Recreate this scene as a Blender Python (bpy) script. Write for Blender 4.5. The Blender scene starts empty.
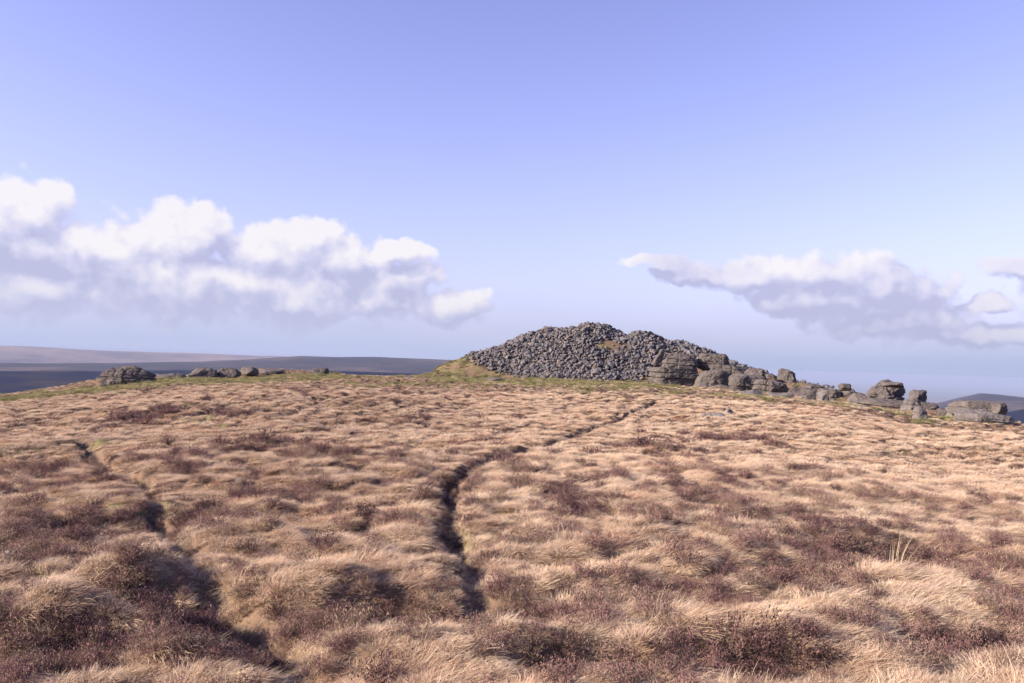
import bpy, math, random
import numpy as np
from mathutils import Vector, Matrix

SEED = 7
EXPOSURE = 1.33
random.seed(SEED)
rng = np.random.default_rng(SEED)
scene = bpy.context.scene
COL = scene.collection

# ------------------------------------------------------------------ camera model
F, CX, CY = 796.0, 512.0, 341.5
EYE = np.array([0.0, 0.0, 1.65])
PITCH = math.atan((362 - 341.5) / F)
ROLL = math.atan(0.032)
fw = np.array([0, math.cos(PITCH), math.sin(PITCH)])
r0 = np.array([1.0, 0, 0]); u0 = np.array([0, -math.sin(PITCH), math.cos(PITCH)])
UP = u0 * math.cos(ROLL) - r0 * math.sin(ROLL)
RT = r0 * math.cos(ROLL) + u0 * math.sin(ROLL)


def ray(px, py):
    d = fw + RT * (px - CX) / F + UP * (CY - py) / F
    return d / np.linalg.norm(d)


def azs(px, py):
    d = ray(px, py)
    h = math.hypot(d[0], d[1])
    return math.atan2(d[0], d[1]), d[2] / h          # azimuth, slope


def table(rows):
    """rows of (px, py, value...) -> arrays az, slope, values"""
    a, s, v = [], [], []
    for row in rows:
        az, sl = azs(row[0], row[1]); a.append(az); s.append(sl); v.append(row[2] if len(row) > 2 else 0)
    return np.array(a), np.array(s), np.array(v)


# ------------------------------------------------------------------ noise in numpy
def _hash(ix, iy, iz, seed):
    h = (ix.astype(np.int64) * 374761393 + iy.astype(np.int64) * 668265263 + iz.astype(np.int64) * 2147483647 + seed * 1274126177) & 0xFFFFFFFF
    h = ((h ^ (h >> 13)) * 1274126177) & 0xFFFFFFFF
    h = ((h ^ (h >> 16)) * 2246822519) & 0xFFFFFFFF
    return ((h ^ (h >> 15)) & 0xFFFFFF).astype(np.float64) / 0xFFFFFF


def vnoise(x, y, z=None, seed=0):
    if z is None:
        z = np.zeros_like(x)
    xi, yi, zi = np.floor(x), np.floor(y), np.floor(z)
    fx, fy, fz = x - xi, y - yi, z - zi
    fx = fx * fx * fx * (fx * (fx * 6 - 15) + 10); fy = fy * fy * fy * (fy * (fy * 6 - 15) + 10); fz = fz * fz * (3 - 2 * fz)
    out = 0
    for dz in (0, 1):
        wz = fz if dz else 1 - fz
        for dy in (0, 1):
            wy = fy if dy else 1 - fy
            for dx in (0, 1):
                wx = fx if dx else 1 - fx
                out = out + _hash(xi + dx, yi + dy, zi + dz, seed) * wx * wy * wz
        if not np.any(z):
            return out if dz == 0 else out
    return out * 2 - 1 if False else out


def fbm(x, y, z=None, oct=4, seed=0, gain=0.5):
    """roughly -1..1"""
    s = np.zeros_like(x, dtype=float); a = 1.0; n = 0
    for o in range(oct):
        k = 2.03 ** o
        s += a * (vnoise(x * k + 17.3 * o, y * k - 9.1 * o, None if z is None else z * k + 3.7 * o, seed + o) * 2 - 1)
        n += a; a *= gain
    return s / n * 1.4


def worley(x, y, seed=0):
    xi, yi = np.floor(x), np.floor(y)
    best = np.full(x.shape, 9.0)
    zz = np.zeros_like(xi)
    for dy in (-1, 0, 1):
        for dx in (-1, 0, 1):
            cx = xi + dx; cy = yi + dy
            px = cx + 0.1 + 0.8 * _hash(cx, cy, zz, seed); py = cy + 0.1 + 0.8 * _hash(cx, cy, zz + 5, seed)
            best = np.minimum(best, (px - x) ** 2 + (py - y) ** 2)
    return np.sqrt(best)


def smooth(e0, e1, x):
    t = np.clip((x - e0) / (e1 - e0), 0, 1)
    return t * t * (3 - 2 * t)


# ------------------------------------------------------------------ terrain
CREST = table([(-420, 440, 42), (-200, 415, 46), (0, 400, 55), (60, 393, 58), (100, 388, 61), (200, 380, 66), (300, 376, 70),
               (420, 379, 74), (520, 381, 74), (640, 385, 72), (720, 390, 70), (800, 396, 66), (880, 408, 60),
               (940, 421, 55), (1024, 430, 50), (1250, 450, 42), (1450, 470, 38)])
RIDGE1 = table([(-500, 374), (0, 371), (120, 371), (200, 370), (300, 370), (440, 374), (800, 402), (940, 424), (1024, 409), (1200, 410), (1500, 420)])
RIDGE2 = table([(-500, 360), (0, 362.3), (120, 363), (200, 361), (260, 358), (300, 355.3), (340, 356.3), (380, 357), (440, 359), (520, 364),
                (800, 410), (900, 412), (940, 402.5), (962, 396.5), (980, 392.6), (1000, 394.2), (1024, 397), (1100, 401), (1500, 415)])
RIDGE3 = table([(-500, 338), (-200, 343), (0, 345.5), (30, 346), (100, 350), (180, 352.5), (260, 355.5), (340, 358), (440, 362), (512, 368),
                (900, 404), (1024, 408), (1500, 425)])
CAIRN = table([(405, 379), (425, 376), (440, 366), (470, 355.5), (500, 346), (530, 336), (560, 329), (575, 327.5), (598, 328), (612, 331.5),
               (628, 336), (640, 336), (652, 337), (660, 341), (670, 344), (690, 347), (708, 352), (722, 359), (740, 367), (760, 372), (785, 378), (805, 383), (835, 390), (865, 396), (890, 403), (915, 413)])
R_CAIRN = 75.0


def poly_dist(x, y, pts):
    d = np.full(x.shape, 1e9); t = np.zeros(x.shape)
    n = len(pts) - 1
    for i in range(n):
        ax, ay = pts[i]; bx, by = pts[i + 1]
        vx, vy = bx - ax, by - ay
        L = vx * vx + vy * vy + 1e-9
        k = np.clip(((x - ax) * vx + (y - ay) * vy) / L, 0, 1)
        dd = np.hypot(x - ax - k * vx, y - ay - k * vy)
        m = dd < d
        d = np.where(m, dd, d); t = np.where(m, (i + k) / n, t)
    return d, t


def base_h(x, y):
    az = np.arctan2(x, y); r = np.hypot(x, y)
    D = np.interp(az, CREST[0], CREST[2]); sc = np.interp(az, CREST[0], CREST[1])
    zc = EYE[2] + sc * D
    t = r / D
    zin = 0 + (zc) * np.power(np.minimum(t, 1), 1.45)
    # past the crest the plateau rolls off to the valley
    dr = np.maximum(r - D, 0)
    slope = zc * 1.45 / D
    k = 0.008
    drc = np.minimum(dr, 22.0)
    zout = zc + slope * drc - k * drc ** 2 + np.maximum(dr - 22, 0) * (slope - 2 * k * 22)
    z = np.where(t < 1, zin, zout)
    # far country, past 150 m
    def rz(T, R):
        return EYE[2] + np.interp(az, T[0], T[1]) * R
    z150 = zc + slope * 22 - k * 22 ** 2 + (150 - D - 22) * (slope - 2 * k * 22)
    Rk = [150, 420, 900, 1900, 2700, 4600, 6200, 9000, 14000, 30000, 62000]
    n1 = fbm(az * 9 + 3, r / 900, oct=4, seed=31)
    Zk = [z150, z150 * 0 - 75, z150 * 0 - 105, rz(RIDGE1, 1900), rz(RIDGE1, 2700) - 45, rz(RIDGE2, 4600), rz(RIDGE2, 6200) - 110,
          rz(RIDGE3, 9000), z150 * 0 - 380, z150 * 0 - 420, z150 * 0 - 420]
    zf = np.array(z150, dtype=float) * 1.0
    for i in range(len(Rk) - 1):
        tt = np.clip((r - Rk[i]) / (Rk[i + 1] - Rk[i]), 0, 1); tt = tt * tt * (3 - 2 * tt)
        zf = np.where(r >= Rk[i], Zk[i] * (1 - tt) + Zk[i + 1] * tt, zf)
    zf = zf + np.where(r > 420, -np.abs(n1) * np.minimum(r * 0.0011, 9), 0)
    z = np.where(r > 150, zf, z)
    return z


def mound_h(x, y):
    az = np.arctan2(x, y); r = np.hypot(x, y)
    top = EYE[2] + np.interp(az, CAIRN[0], CAIRN[1]) * R_CAIRN
    b = base_h(np.sin(az) * R_CAIRN, np.cos(az) * R_CAIRN)
    inside = smooth(CAIRN[0][0] - 0.01, CAIRN[0][0] + 0.02, az) * (1 - smooth(CAIRN[0][-1] - 0.02, CAIRN[0][-1] + 0.01, az))
    H = np.maximum(top - b, 0) * inside
    f = R_CAIRN - 3.0 - H * 1.15
    prof = smooth(0, 1, (r - f) / (R_CAIRN - f)) * (1 - smooth(0, 1, (r - R_CAIRN) / (3 + H * 1.6)))
    return H * prof * (1 + .07 * fbm(x / 1.7, y / 1.7, oct=3, seed=55)) + prof * np.minimum(H, 1) * .22 * fbm(x / 2.6, y / 2.6, oct=2, seed=57)


def ground_hit(px, py):
    d = ray(px, py)
    t = np.geomspace(2, 400, 6000)
    P = EYE[None] + d[None] * t[:, None]
    h = base_h(P[:, 0], P[:, 1])
    i = np.argmax(P[:, 2] < h) if np.any(P[:, 2] < h) else -1
    if i <= 0:
        az, _ = azs(px, py)
        D = float(np.interp(az, CREST[0], CREST[2]))
        k = D / math.hypot(d[0], d[1])
        return EYE + d * k
    return P[i]


def gpoly(pts):
    return [tuple(ground_hit(*p)[:2]) for p in pts]


PATH_A = gpoly([(655, 408), (640, 415), (622, 422), (600, 430), (578, 437), (560, 444), (530, 454), (500, 465), (470, 475), (450, 484), (444, 495), (452, 512),
                (446, 530), (452, 548), (466, 562), (472, 580), (476, 600), (486, 625)])
PATH_B = gpoly([(70, 436), (95, 452), (108, 470), (145, 485), (152, 505), (158, 525), (178, 545), (190, 565), (205, 582), (222, 600), (262, 622), (292, 650), (300, 700)])
TRENCHES = [(PATH_A, 0.15, 0.095), (PATH_B, 0.14, 0.07)]
# hollows: px, py, half width m, half depth m, sink m
HOLLOWS = [(235, 628, .75, .40, .26), (170, 600, .6, .35, .30), (388, 612, .45, .30, .30), (590, 668, .45, .22, .34), (110, 645, .6, .3, .26),
           (895, 562, .75, .5, .42), (130, 528, .8, .6, .34), (20, 462, 1.4, 1.3, .5), (25, 560, .8, .35, .30),
           (520, 612, .5, .4, .22), (790, 580, .5, .5, .25), (455, 492, .35, .8, .2), (980, 655, .5, .3, .22), (740, 668, .4, .25, .2), (655, 600, .4, .3, .2)]
HOLL = [(*ground_hit(a, b)[:2], c * .9, d * .9, e * .62) for a, b, c, d, e in HOLLOWS]
# mounds thrown up beside the hollows (west side, so that the low sun shades the hollow)
BUMPS = [(125, 585, .4, .3, .26), (60, 625, .4, .35, .26), (335, 595, .28, .25, .22), (520, 650, .28, .2, .12), (150, 625, .3, .22, .16), (840, 548, .6, .45, .2),
         (60, 560, .6, .5, .15), (180, 655, .45, .25, .16), (420, 655, .4, .25, .1), (760, 640, .5, .35, .12), (930, 600, .6, .4, .12)]
BUMP = [(*ground_hit(a, b)[:2], c * .8, d * .8, e * .6) for a, b, c, d, e in BUMPS]


def detail(x, y):
    """tussock domes 0..1 and the height they add"""
    r = np.hypot(x, y)
    wx = x + 0.35 * fbm(x * .9, y * .9, oct=2, seed=5); wy = y + 0.35 * fbm(x * .9, y * .9, oct=2, seed=9)
    f1 = worley(wx * 2.7, wy * 3.3, 3)
    dome = np.clip(1 - (f1 / 0.72) ** 2, 0, 1)
    f2 = worley(wx * 1.25 + 9, wy * 1.6, 8)
    big = np.clip(1 - (f2 / 0.7) ** 2, 0, 1)
    amp = (0.5 + 0.8 * vnoise(x * .25, y * .25, seed=77)) * (1 + .45 * smooth(9, 28, r))
    return dome * (.45 + .55 * big), dome * (0.062 + .035 * smooth(8, 25, r)) * amp + big * (0.065 + .06 * smooth(8, 25, r)) * amp


def height(x, y, det=True):
    x = np.asarray(x, float); y = np.asarray(y, float)
    r = np.hypot(x, y)
    near = 1 - smooth(90, 150, r)
    z = base_h(x, y) + mound_h(x, y)
    z = z + near * (0.16 * fbm(x / 9, y / 9, oct=3, seed=21) * smooth(1, 9, r) + 0.035 * fbm(x / 2.2, y / 2.2, oct=3, seed=22) + .075 * fbm(x * 1.5, y * 1.8, oct=3, seed=23) * smooth(1.5, -1, x) * (1 - smooth(9, 18, r)))
    if det:
        dome, dh = detail(x, y)
        pm, _ = path_mask(x, y)
        z = z + near * dh * (1 - 0.85 * pm) * (1 - .95 * smooth(.1, .8, mound_h(x, y)))
    for pts, w, dep in TRENCHES:
        d, t = poly_dist(x, y, pts)
        fade = smooth(0, .08, t) * (1 - 0.85 * smooth(.68, 1, t)) * (.55 + .9 * vnoise(x * .9, y * .9, seed=47))
        ww = w * (1 + .35 * fbm(x * 1.3, y * 1.3, oct=2, seed=41))
        z = z - near * dep * fade * np.exp(-(d / ww) ** 4)
    for cx, cy, a, b, s in HOLL:
        q = ((x - cx) / a) ** 2 + ((y - cy) / b) ** 2
        z = z - s * np.exp(-np.minimum(q, 16) ** 1.25)
    for cx, cy, a, b, s in ROCKB:
        q = ((x - cx) / a) ** 2 + ((y - cy - b * .7) / b) ** 2
        z = z + s * np.exp(-np.minimum(q, 40))
    for cx, cy, a, b, s in BUMP:
        q = ((x - cx) / a) ** 2 + ((y - cy) / b) ** 2
        z = z + s * np.exp(-np.minimum(q, 40))
    return z


def path_mask(x, y):
    m = np.zeros(np.shape(x)); dm = np.full(np.shape(x), 1e9)
    for pts, w, dep in TRENCHES:
        d, t = poly_dist(x, y, pts)
        m = np.maximum(m, np.exp(-(d / (w * .75)) ** 4)); dm = np.minimum(dm, d)
    return m, dm


RB = [(745, 390, 3.0, 2.2, .9), (775, 391, 2.5, 2, .9), (815, 394, 2.2, 2, .7), (848, 398, 1.6, 1.6, .45), (885, 408, 2.4, 1.6, .6), (915, 414, 1.6, 1.4, .4), (948, 420, 1.8, 1.4, .45), (985, 427, 2.4, 1.2, .3),
      (130, 387, 3.0, 2, .4), (205, 380, 2.4, 2, .45), (250, 378, 3, 2.2, .45), (318, 377, 1.4, 1.4, .25), (700, 388, 3, 1.2, .5), (650, 384, 3, 1.5, .4)]
ROCKB = [(*ground_hit(a, b)[:2], c, d, e) for a, b, c, d, e in RB]

# regions given by where they show; kept as ellipses on the ground
def ell(px, py, wpx, hpx):
    c = ground_hit(px, py); r = math.hypot(c[0], c[1])
    n = ground_hit(px, py - hpx); f = ground_hit(px, py + hpx)
    return (c[0], c[1], wpx * r / F, max(abs(n[1] - f[1]) / 2, .3))


HEATH = [ell(*a) for a in [(265, 452, 60, 9), (590, 492, 45, 12), (560, 520, 60, 16), (700, 500, 60, 20), (860, 520, 80, 22), (640, 548, 50, 12), (60, 655, 95, 28),
                            (120, 600, 60, 25), (330, 470, 60, 12), (920, 590, 70, 16), (640, 455, 50, 6), (960, 645, 40, 22), (800, 540, 60, 12), (490, 655, 30, 12),
                            (370, 520, 45, 12), (130, 425, 60, 5), (30, 470, 60, 20), (730, 440, 50, 5)]]
GREEN = [ell(*a) for a in [(230, 383, 85, 5), (160, 388, 60, 4.5), (300, 380, 50, 3.5), (480, 384, 75, 5), (450, 378, 40, 4), (590, 387, 70, 5), (760, 404, 60, 4), (870, 414, 26, 4), (948, 424, 18, 4),
                           (60, 397, 60, 3), (560, 640, 40, 9), (110, 520, 50, 14), (30, 570, 60, 14)]]


def ellmask(x, y, E):
    m = np.zeros(np.shape(x))
    for cx, cy, a, b in E:
        q = ((x - cx) / a) ** 2 + ((y - cy) / b) ** 2
        m = np.maximum(m, np.exp(-q ** 1.5 * .7))
    return m


def heath_mask(x, y):
    n = fbm(x * .45, y * .45, oct=4, seed=61)
    m = ellmask(x, y, HEATH)
    fine = fbm(x * 1.9, y * 2.1, oct=3, seed=63) + .22 * smooth(1, -4, x) * smooth(40, 12, y)
    return np.clip(smooth(.50, .85, m * .42 + n * .38 + fine * .62), 0, 1)


def green_mask(x, y):
    n = fbm(x * .8, y * .8, oct=3, seed=71)
    g = ellmask(x, y, GREEN)
    mh = mound_h(x, y)
    g = np.maximum(g, smooth(.03, .3, mh) * (1 - smooth(1.6, 2.6, mh)) * .75)
    return np.clip(smooth(.35, .85, g + n * .8), 0, 1)


# ------------------------------------------------------------------ object helpers
def tag(o, label=None, cat=None, group=None, kind=None):
    if label: o['label'] = label
    if cat: o['category'] = cat
    if group: o['group'] = group
    if kind: o['kind'] = kind
    return o


def mesh_from(name, verts, faces, mat=None, smooth_=True, attrs=None):
    me = bpy.data.meshes.new(name)
    verts = np.asarray(verts, np.float32); faces = np.asarray(faces, np.int32)
    nv, nf, k = len(verts), len(faces), faces.shape[1]
    me.vertices.add(nv); me.vertices.foreach_set('co', verts.ravel())
    me.loops.add(nf * k); me.loops.foreach_set('vertex_index', faces.ravel())
    me.polygons.add(nf); me.polygons.foreach_set('loop_start', np.arange(0, nf * k, k, dtype=np.int32))
    me.polygons.foreach_set('loop_total', np.full(nf, k, np.int32))
    me.polygons.foreach_set('use_smooth', np.full(nf, smooth_, bool))
    for n, v in (attrs or {}).items():
        a = me.attributes.new(n, 'FLOAT', 'POINT'); a.data.foreach_set('value', np.asarray(v, np.float32))
    me.update(calc_edges=True)
    if mat: me.materials.append(mat)
    return me


def link(name, me, loc=(0, 0, 0)):
    o = bpy.data.objects.new(name, me); COL.objects.link(o); o.location = loc
    return o


# ------------------------------------------------------------------ materials
class NT:
    def __init__(s, tree):
        s.t = tree; s.n = tree.nodes; s.l = tree.links

    def node(s, typ, **kw):
        nd = s.n.new(typ)
        for k, v in kw.items():
            if k.startswith('i_'):
                nd.inputs[k[2:].replace('_', ' ')].default_value = v
            else:
                setattr(nd, k, v)
        return nd

    def put(s, sock, val):
        if hasattr(val, 'is_linked') or isinstance(val, bpy.types.NodeSocket):
            s.l.new(val, sock)
        else:
            sock.default_value = val

    def math(s, op, a, b=None, c=None, clamp=False):
        nd = s.n.new('ShaderNodeMath'); nd.operation = op; nd.use_clamp = clamp
        s.put(nd.inputs[0], a)
        if b is not None: s.put(nd.inputs[1], b)
        if c is not None: s.put(nd.inputs[2], c)
        return nd.outputs[0]

    def vmath(s, op, a, b=None, out=0):
        nd = s.n.new('ShaderNodeVectorMath'); nd.operation = op
        s.put(nd.inputs[0], a)
        if b is not None: s.put(nd.inputs[1], b)
        return nd.outputs[out]

    def noise(s, vec, scale, detail=3, rough=.5, col=False):
        nd = s.n.new('ShaderNodeTexNoise'); s.l.new(vec, nd.inputs['Vector'])
        nd.inputs['Scale'].default_value = scale; nd.inputs['Detail'].default_value = detail; nd.inputs['Roughness'].default_value = rough
        return nd.outputs[1 if col else 0]

    def ramp(s, fac, stops, interp='LINEAR'):
        nd = s.n.new('ShaderNodeValToRGB'); nd.color_ramp.interpolation = interp
        el = nd.color_ramp.elements
        while len(el) < len(stops): el.new(.5)
        for e, (p, c) in zip(el, stops):
            e.position = p; e.color = (*c, 1) if len(c) == 3 else c
        s.l.new(fac, nd.inputs[0]); return nd.outputs[0]

    def mix(s, fac, a, b, typ='MIX'):
        nd = s.n.new('ShaderNodeMix'); nd.data_type = 'RGBA'; nd.blend_type = typ
        s.put(nd.inputs[0], fac)
        s.put(nd.inputs[6], (*a, 1) if isinstance(a, tuple) and len(a) == 3 else a)
        s.put(nd.inputs[7], (*b, 1) if isinstance(b, tuple) and len(b) == 3 else b)
        return nd.outputs[2]

    def sstep(s, x, e0, e1):
        nd = s.n.new('ShaderNodeMapRange'); nd.interpolation_type = 'SMOOTHSTEP'
        s.put(nd.inputs[0], x); nd.inputs[1].default_value = e0; nd.inputs[2].default_value = e1
        return nd.outputs[0]

    def attr(s, name):
        nd = s.n.new('ShaderNodeAttribute'); nd.attribute_name = name; return nd.outputs['Fac']


def new_mat(name):
    m = bpy.data.materials.new(name); m.use_nodes = True
    m.node_tree.nodes.clear()
    return m, NT(m.node_tree)


def finish(m, N, shader):
    o = N.n.new('ShaderNodeOutputMaterial'); N.l.new(shader, o.inputs['Surface']); return m


def diffuse_mat(N, col, rough=.9, bump=None, dist=.02, spec=.15):
    b = N.n.new('ShaderNodeBsdfPrincipled'); b.inputs['Roughness'].default_value = rough
    b.inputs['Specular IOR Level'].default_value = spec
    N.l.new(col, b.inputs['Base Color'])
    if bump is not None:
        bn = N.n.new('ShaderNodeBump'); bn.inputs['Distance'].default_value = dist; bn.inputs['Strength'].default_value = .8
        N.l.new(bump, bn.inputs['Height']); N.l.new(bn.outputs[0], b.inputs['Normal'])
    return b.outputs[0]


def mat_ground():
    m, N = new_mat('moor_turf')
    pos = N.node('ShaderNodeNewGeometry').outputs['Position']
    a = N.noise(pos, .5, 5, .6); b = N.noise(pos, 9, 4, .6)
    c = N.ramp(a, [(.3, (.10, .065, .045)), (.5, (.17, .115, .075)), (.7, (.13, .085, .06))])
    c = N.mix(N.math('MULTIPLY', N.sstep(b, .45, .7), .6), c, (.06, .042, .034))
    c = N.mix(N.math('MULTIPLY', N.attr('heath'), .8), c, (.10, .055, .058))
    g = N.ramp(b, [(.3, (.085, .085, .04)), (.7, (.17, .16, .07))])
    c = N.mix(N.math('MULTIPLY', N.attr('green'), .8), c, g)
    c = N.mix(N.attr('stony'), c, N.ramp(b, [(.4, (.022, .020, .021)), (.62, (.07, .055, .038))]))  # near-black under the stones: shade of the gaps put into the ground colour
    return finish(m, N, diffuse_mat(N, c, 1, b, .03, .05))


def mat_path():
    m, N = new_mat('trodden_peat')
    pos = N.node('ShaderNodeNewGeometry').outputs['Position']
    b = N.noise(pos, 11, 4, .6)
    c = N.ramp(b, [(.3, (.05, .038, .03)), (.5, (.10, .075, .055)), (.75, (.17, .13, .08))])
    return finish(m, N, diffuse_mat(N, c, 1, b, .02, .1))


def mat_hill(name, stops, sc):
    m, N = new_mat(name)
    pos = N.node('ShaderNodeNewGeometry').outputs['Position']
    p = N.vmath('MULTIPLY', pos, (1, 1, 3))
    a = N.noise(p, sc, 6, .65)
    b = N.noise(p, sc * 6, 4, .65)
    f = N.math('ADD', N.math('MULTIPLY', a, .7), N.math('MULTIPLY', b, .3))
    c = N.ramp(f, stops)
    return finish(m, N, diffuse_mat(N, c, 1, None, .02, .0))


def mat_grass(name, stops, root, strength=1.0, tr=.35, sc=.55):
    m, N = new_mat(name)
    geo = N.node('ShaderNodeNewGeometry')
    pos = geo.outputs['Position']
    a = N.noise(pos, sc, 4, .55)
    rnd = N.attr('rnd'); t = N.attr('t')
    inst = N.node('ShaderNodeObjectInfo').outputs['Random']
    f = N.math('ADD', N.math('MULTIPLY', N.math('SUBTRACT', rnd, .5), .30), a)
    f = N.math('ADD', f, N.math('MULTIPLY', N.math('SUBTRACT', inst, .5), .46))
    c = N.ramp(f, stops)
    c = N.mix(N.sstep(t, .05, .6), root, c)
    if name == 'straw_grass':
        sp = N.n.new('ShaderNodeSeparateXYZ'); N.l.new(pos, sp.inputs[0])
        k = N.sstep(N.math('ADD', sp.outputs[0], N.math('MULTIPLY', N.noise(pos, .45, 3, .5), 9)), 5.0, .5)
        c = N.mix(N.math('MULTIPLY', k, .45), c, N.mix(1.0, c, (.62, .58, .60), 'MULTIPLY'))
        k = N.sstep(N.noise(pos, 7, 2, .6), .48, .62)
        c = N.mix(N.math('MULTIPLY', k, .25), c, N.mix(1.0, c, (.62, .52, .46), 'MULTIPLY'))
        k = N.sstep(N.noise(pos, 1.7, 3, .6), .5, .66)
        c = N.mix(N.math('MULTIPLY', k, .36), c, N.mix(1.0, c, (.60, .50, .50), 'MULTIPLY'))
    d = N.n.new('ShaderNodeBsdfDiffuse'); N.l.new(c, d.inputs[0])
    tl = N.n.new('ShaderNodeBsdfTranslucent'); N.l.new(c, tl.inputs[0])
    mx = N.n.new('ShaderNodeMixShader'); mx.inputs[0].default_value = tr
    N.l.new(d.outputs[0], mx.inputs[1]); N.l.new(tl.outputs[0], mx.inputs[2])
    return finish(m, N, mx.outputs[0])


def mat_rock(name, tone=(1, 1, 1), lichen=.5, loose=0.0):
    m, N = new_mat(name)
    tc = N.node('ShaderNodeTexCoord').outputs['Object']
    inst = N.node('ShaderNodeObjectInfo').outputs['Random']
    off = N.n.new('ShaderNodeCombineXYZ'); N.l.new(N.math('MULTIPLY', inst, 37), off.inputs[0])
    p = N.vmath('ADD', tc, off.outputs[0])
    a = N.noise(p, 1.1, 5, .62); b = N.noise(p, 6, 5, .7); g = N.noise(p, 45, 2, .6)
    c = N.ramp(a, [(.28, tuple(x * y for x, y in zip((.125, .11, .105), tone))), (.5, tuple(x * y for x, y in zip((.25, .225, .205), tone))), (.72, tuple(x * y for x, y in zip((.37, .335, .30), tone)))])
    c = N.mix(N.math('MULTIPLY', N.sstep(b, .52, .68), .75), c, (.05, .045, .043))
    c = N.mix(N.math('MULTIPLY', N.sstep(N.noise(p, 2.3, 4, .65), .56, .66), lichen), c, (.19, .165, .09))
    c = N.mix(.3, c, N.ramp(g, [(.35, (.05, .045, .045)), (.65, (.24, .22, .21))]))
    isl = N.node('ShaderNodeNewGeometry').outputs['Random Per Island']
    c = N.mix(N.math('MULTIPLY', N.sstep(isl, .74, .95), loose), c, N.mix(1.0, c, (1.25, 1.05, .82), 'MULTIPLY'))
    v = N.math('ADD', .55 if loose else .8, N.math('MULTIPLY', inst, .32)); v = N.math('ADD', v, N.math('MULTIPLY', N.math('MULTIPLY', isl, loose), .55))
    c = N.vmath('SCALE', c, None); N.n[-1].inputs['Scale'].default_value = 1
    N.l.new(v, N.n[-1].inputs['Scale'])
    # bedding joints
    w = N.n.new('ShaderNodeTexNoise'); N.l.new(N.vmath('MULTIPLY', p, (.35, .35, 3.2)), w.inputs['Vector']); w.inputs['Scale'].default_value = 1.4; w.inputs['Detail'].default_value = 4
    h = N.math('ADD', N.math('MULTIPLY', b, .5), N.math('MULTIPLY', w.outputs[0], 1.1))
    return finish(m, N, diffuse_mat(N, c, .92, h, .12, .2))


M_ground, M_path = mat_ground(), mat_path()
M_dark = mat_hill('heather_moor_painted_shade', [(.35, (.004, .007, .024)), (.5, (.009, .011, .032)), (.62, (.03, .026, .032)), (.75, (.06, .045, .042))], .004)  # dark heather, with the shade of clouds painted into its navy tones
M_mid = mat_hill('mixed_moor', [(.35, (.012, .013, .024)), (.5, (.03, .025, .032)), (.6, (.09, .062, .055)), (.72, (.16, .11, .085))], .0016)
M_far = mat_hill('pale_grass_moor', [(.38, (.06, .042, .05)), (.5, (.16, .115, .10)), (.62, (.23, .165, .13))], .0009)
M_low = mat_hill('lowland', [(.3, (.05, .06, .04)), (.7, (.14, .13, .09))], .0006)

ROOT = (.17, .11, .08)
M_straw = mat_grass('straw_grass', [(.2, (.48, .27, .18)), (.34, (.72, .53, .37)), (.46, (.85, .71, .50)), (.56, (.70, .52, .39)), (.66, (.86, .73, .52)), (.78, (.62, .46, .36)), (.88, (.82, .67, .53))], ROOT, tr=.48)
M_green = mat_grass('green_turf', [(.3, (.16, .17, .07)), (.5, (.25, .24, .10)), (.7, (.42, .34, .19))], (.08, .07, .04))
M_heather = mat_grass('heather_stems', [(.3, (.07, .045, .045)), (.45, (.19, .105, .10)), (.58, (.30, .185, .165)), (.7, (.16, .14, .08)), (.85, (.38, .25, .20))], (.045, .03, .028), tr=.2, sc=1.1)
M_rush = mat_grass('pale_rush', [(.2, (.62, .50, .32)), (.8, (.75, .62, .42))], (.25, .18, .10))
M_stone = mat_rock('cairn_granite', (.37, .395, .485), .15, 1.0)
M_granite = mat_rock('outcrop_granite', (.32, .285, .28), .5)
M_granite_grey = mat_rock('grey_granite', (.50, .48, .50), .3)

UPX = np.array([470, 486, 500, 530, 565, 590, 640, 665, 700, 740, 775, 800, 840])
LOWY = np.array([362, 369, 372, 376, 378, 380, 380, 362, 364, 377, 384, 388, 388])


def project(P):
    d = P - EYE
    z = d @ fw
    return CX + F * (d @ RT) / z, CY - F * (d @ UP) / z, z



# ------------------------------------------------------------------ ground sheets
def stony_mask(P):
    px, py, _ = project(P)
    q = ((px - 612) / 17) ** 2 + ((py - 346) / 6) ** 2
    return smooth(470, 490, px) * (1 - smooth(770, 815, px)) * (mound_h(P[:, 0], P[:, 1]) > .3) * (1 - smooth(-1, 3, py - np.interp(px, UPX, LOWY))) * (q > 1)


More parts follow.
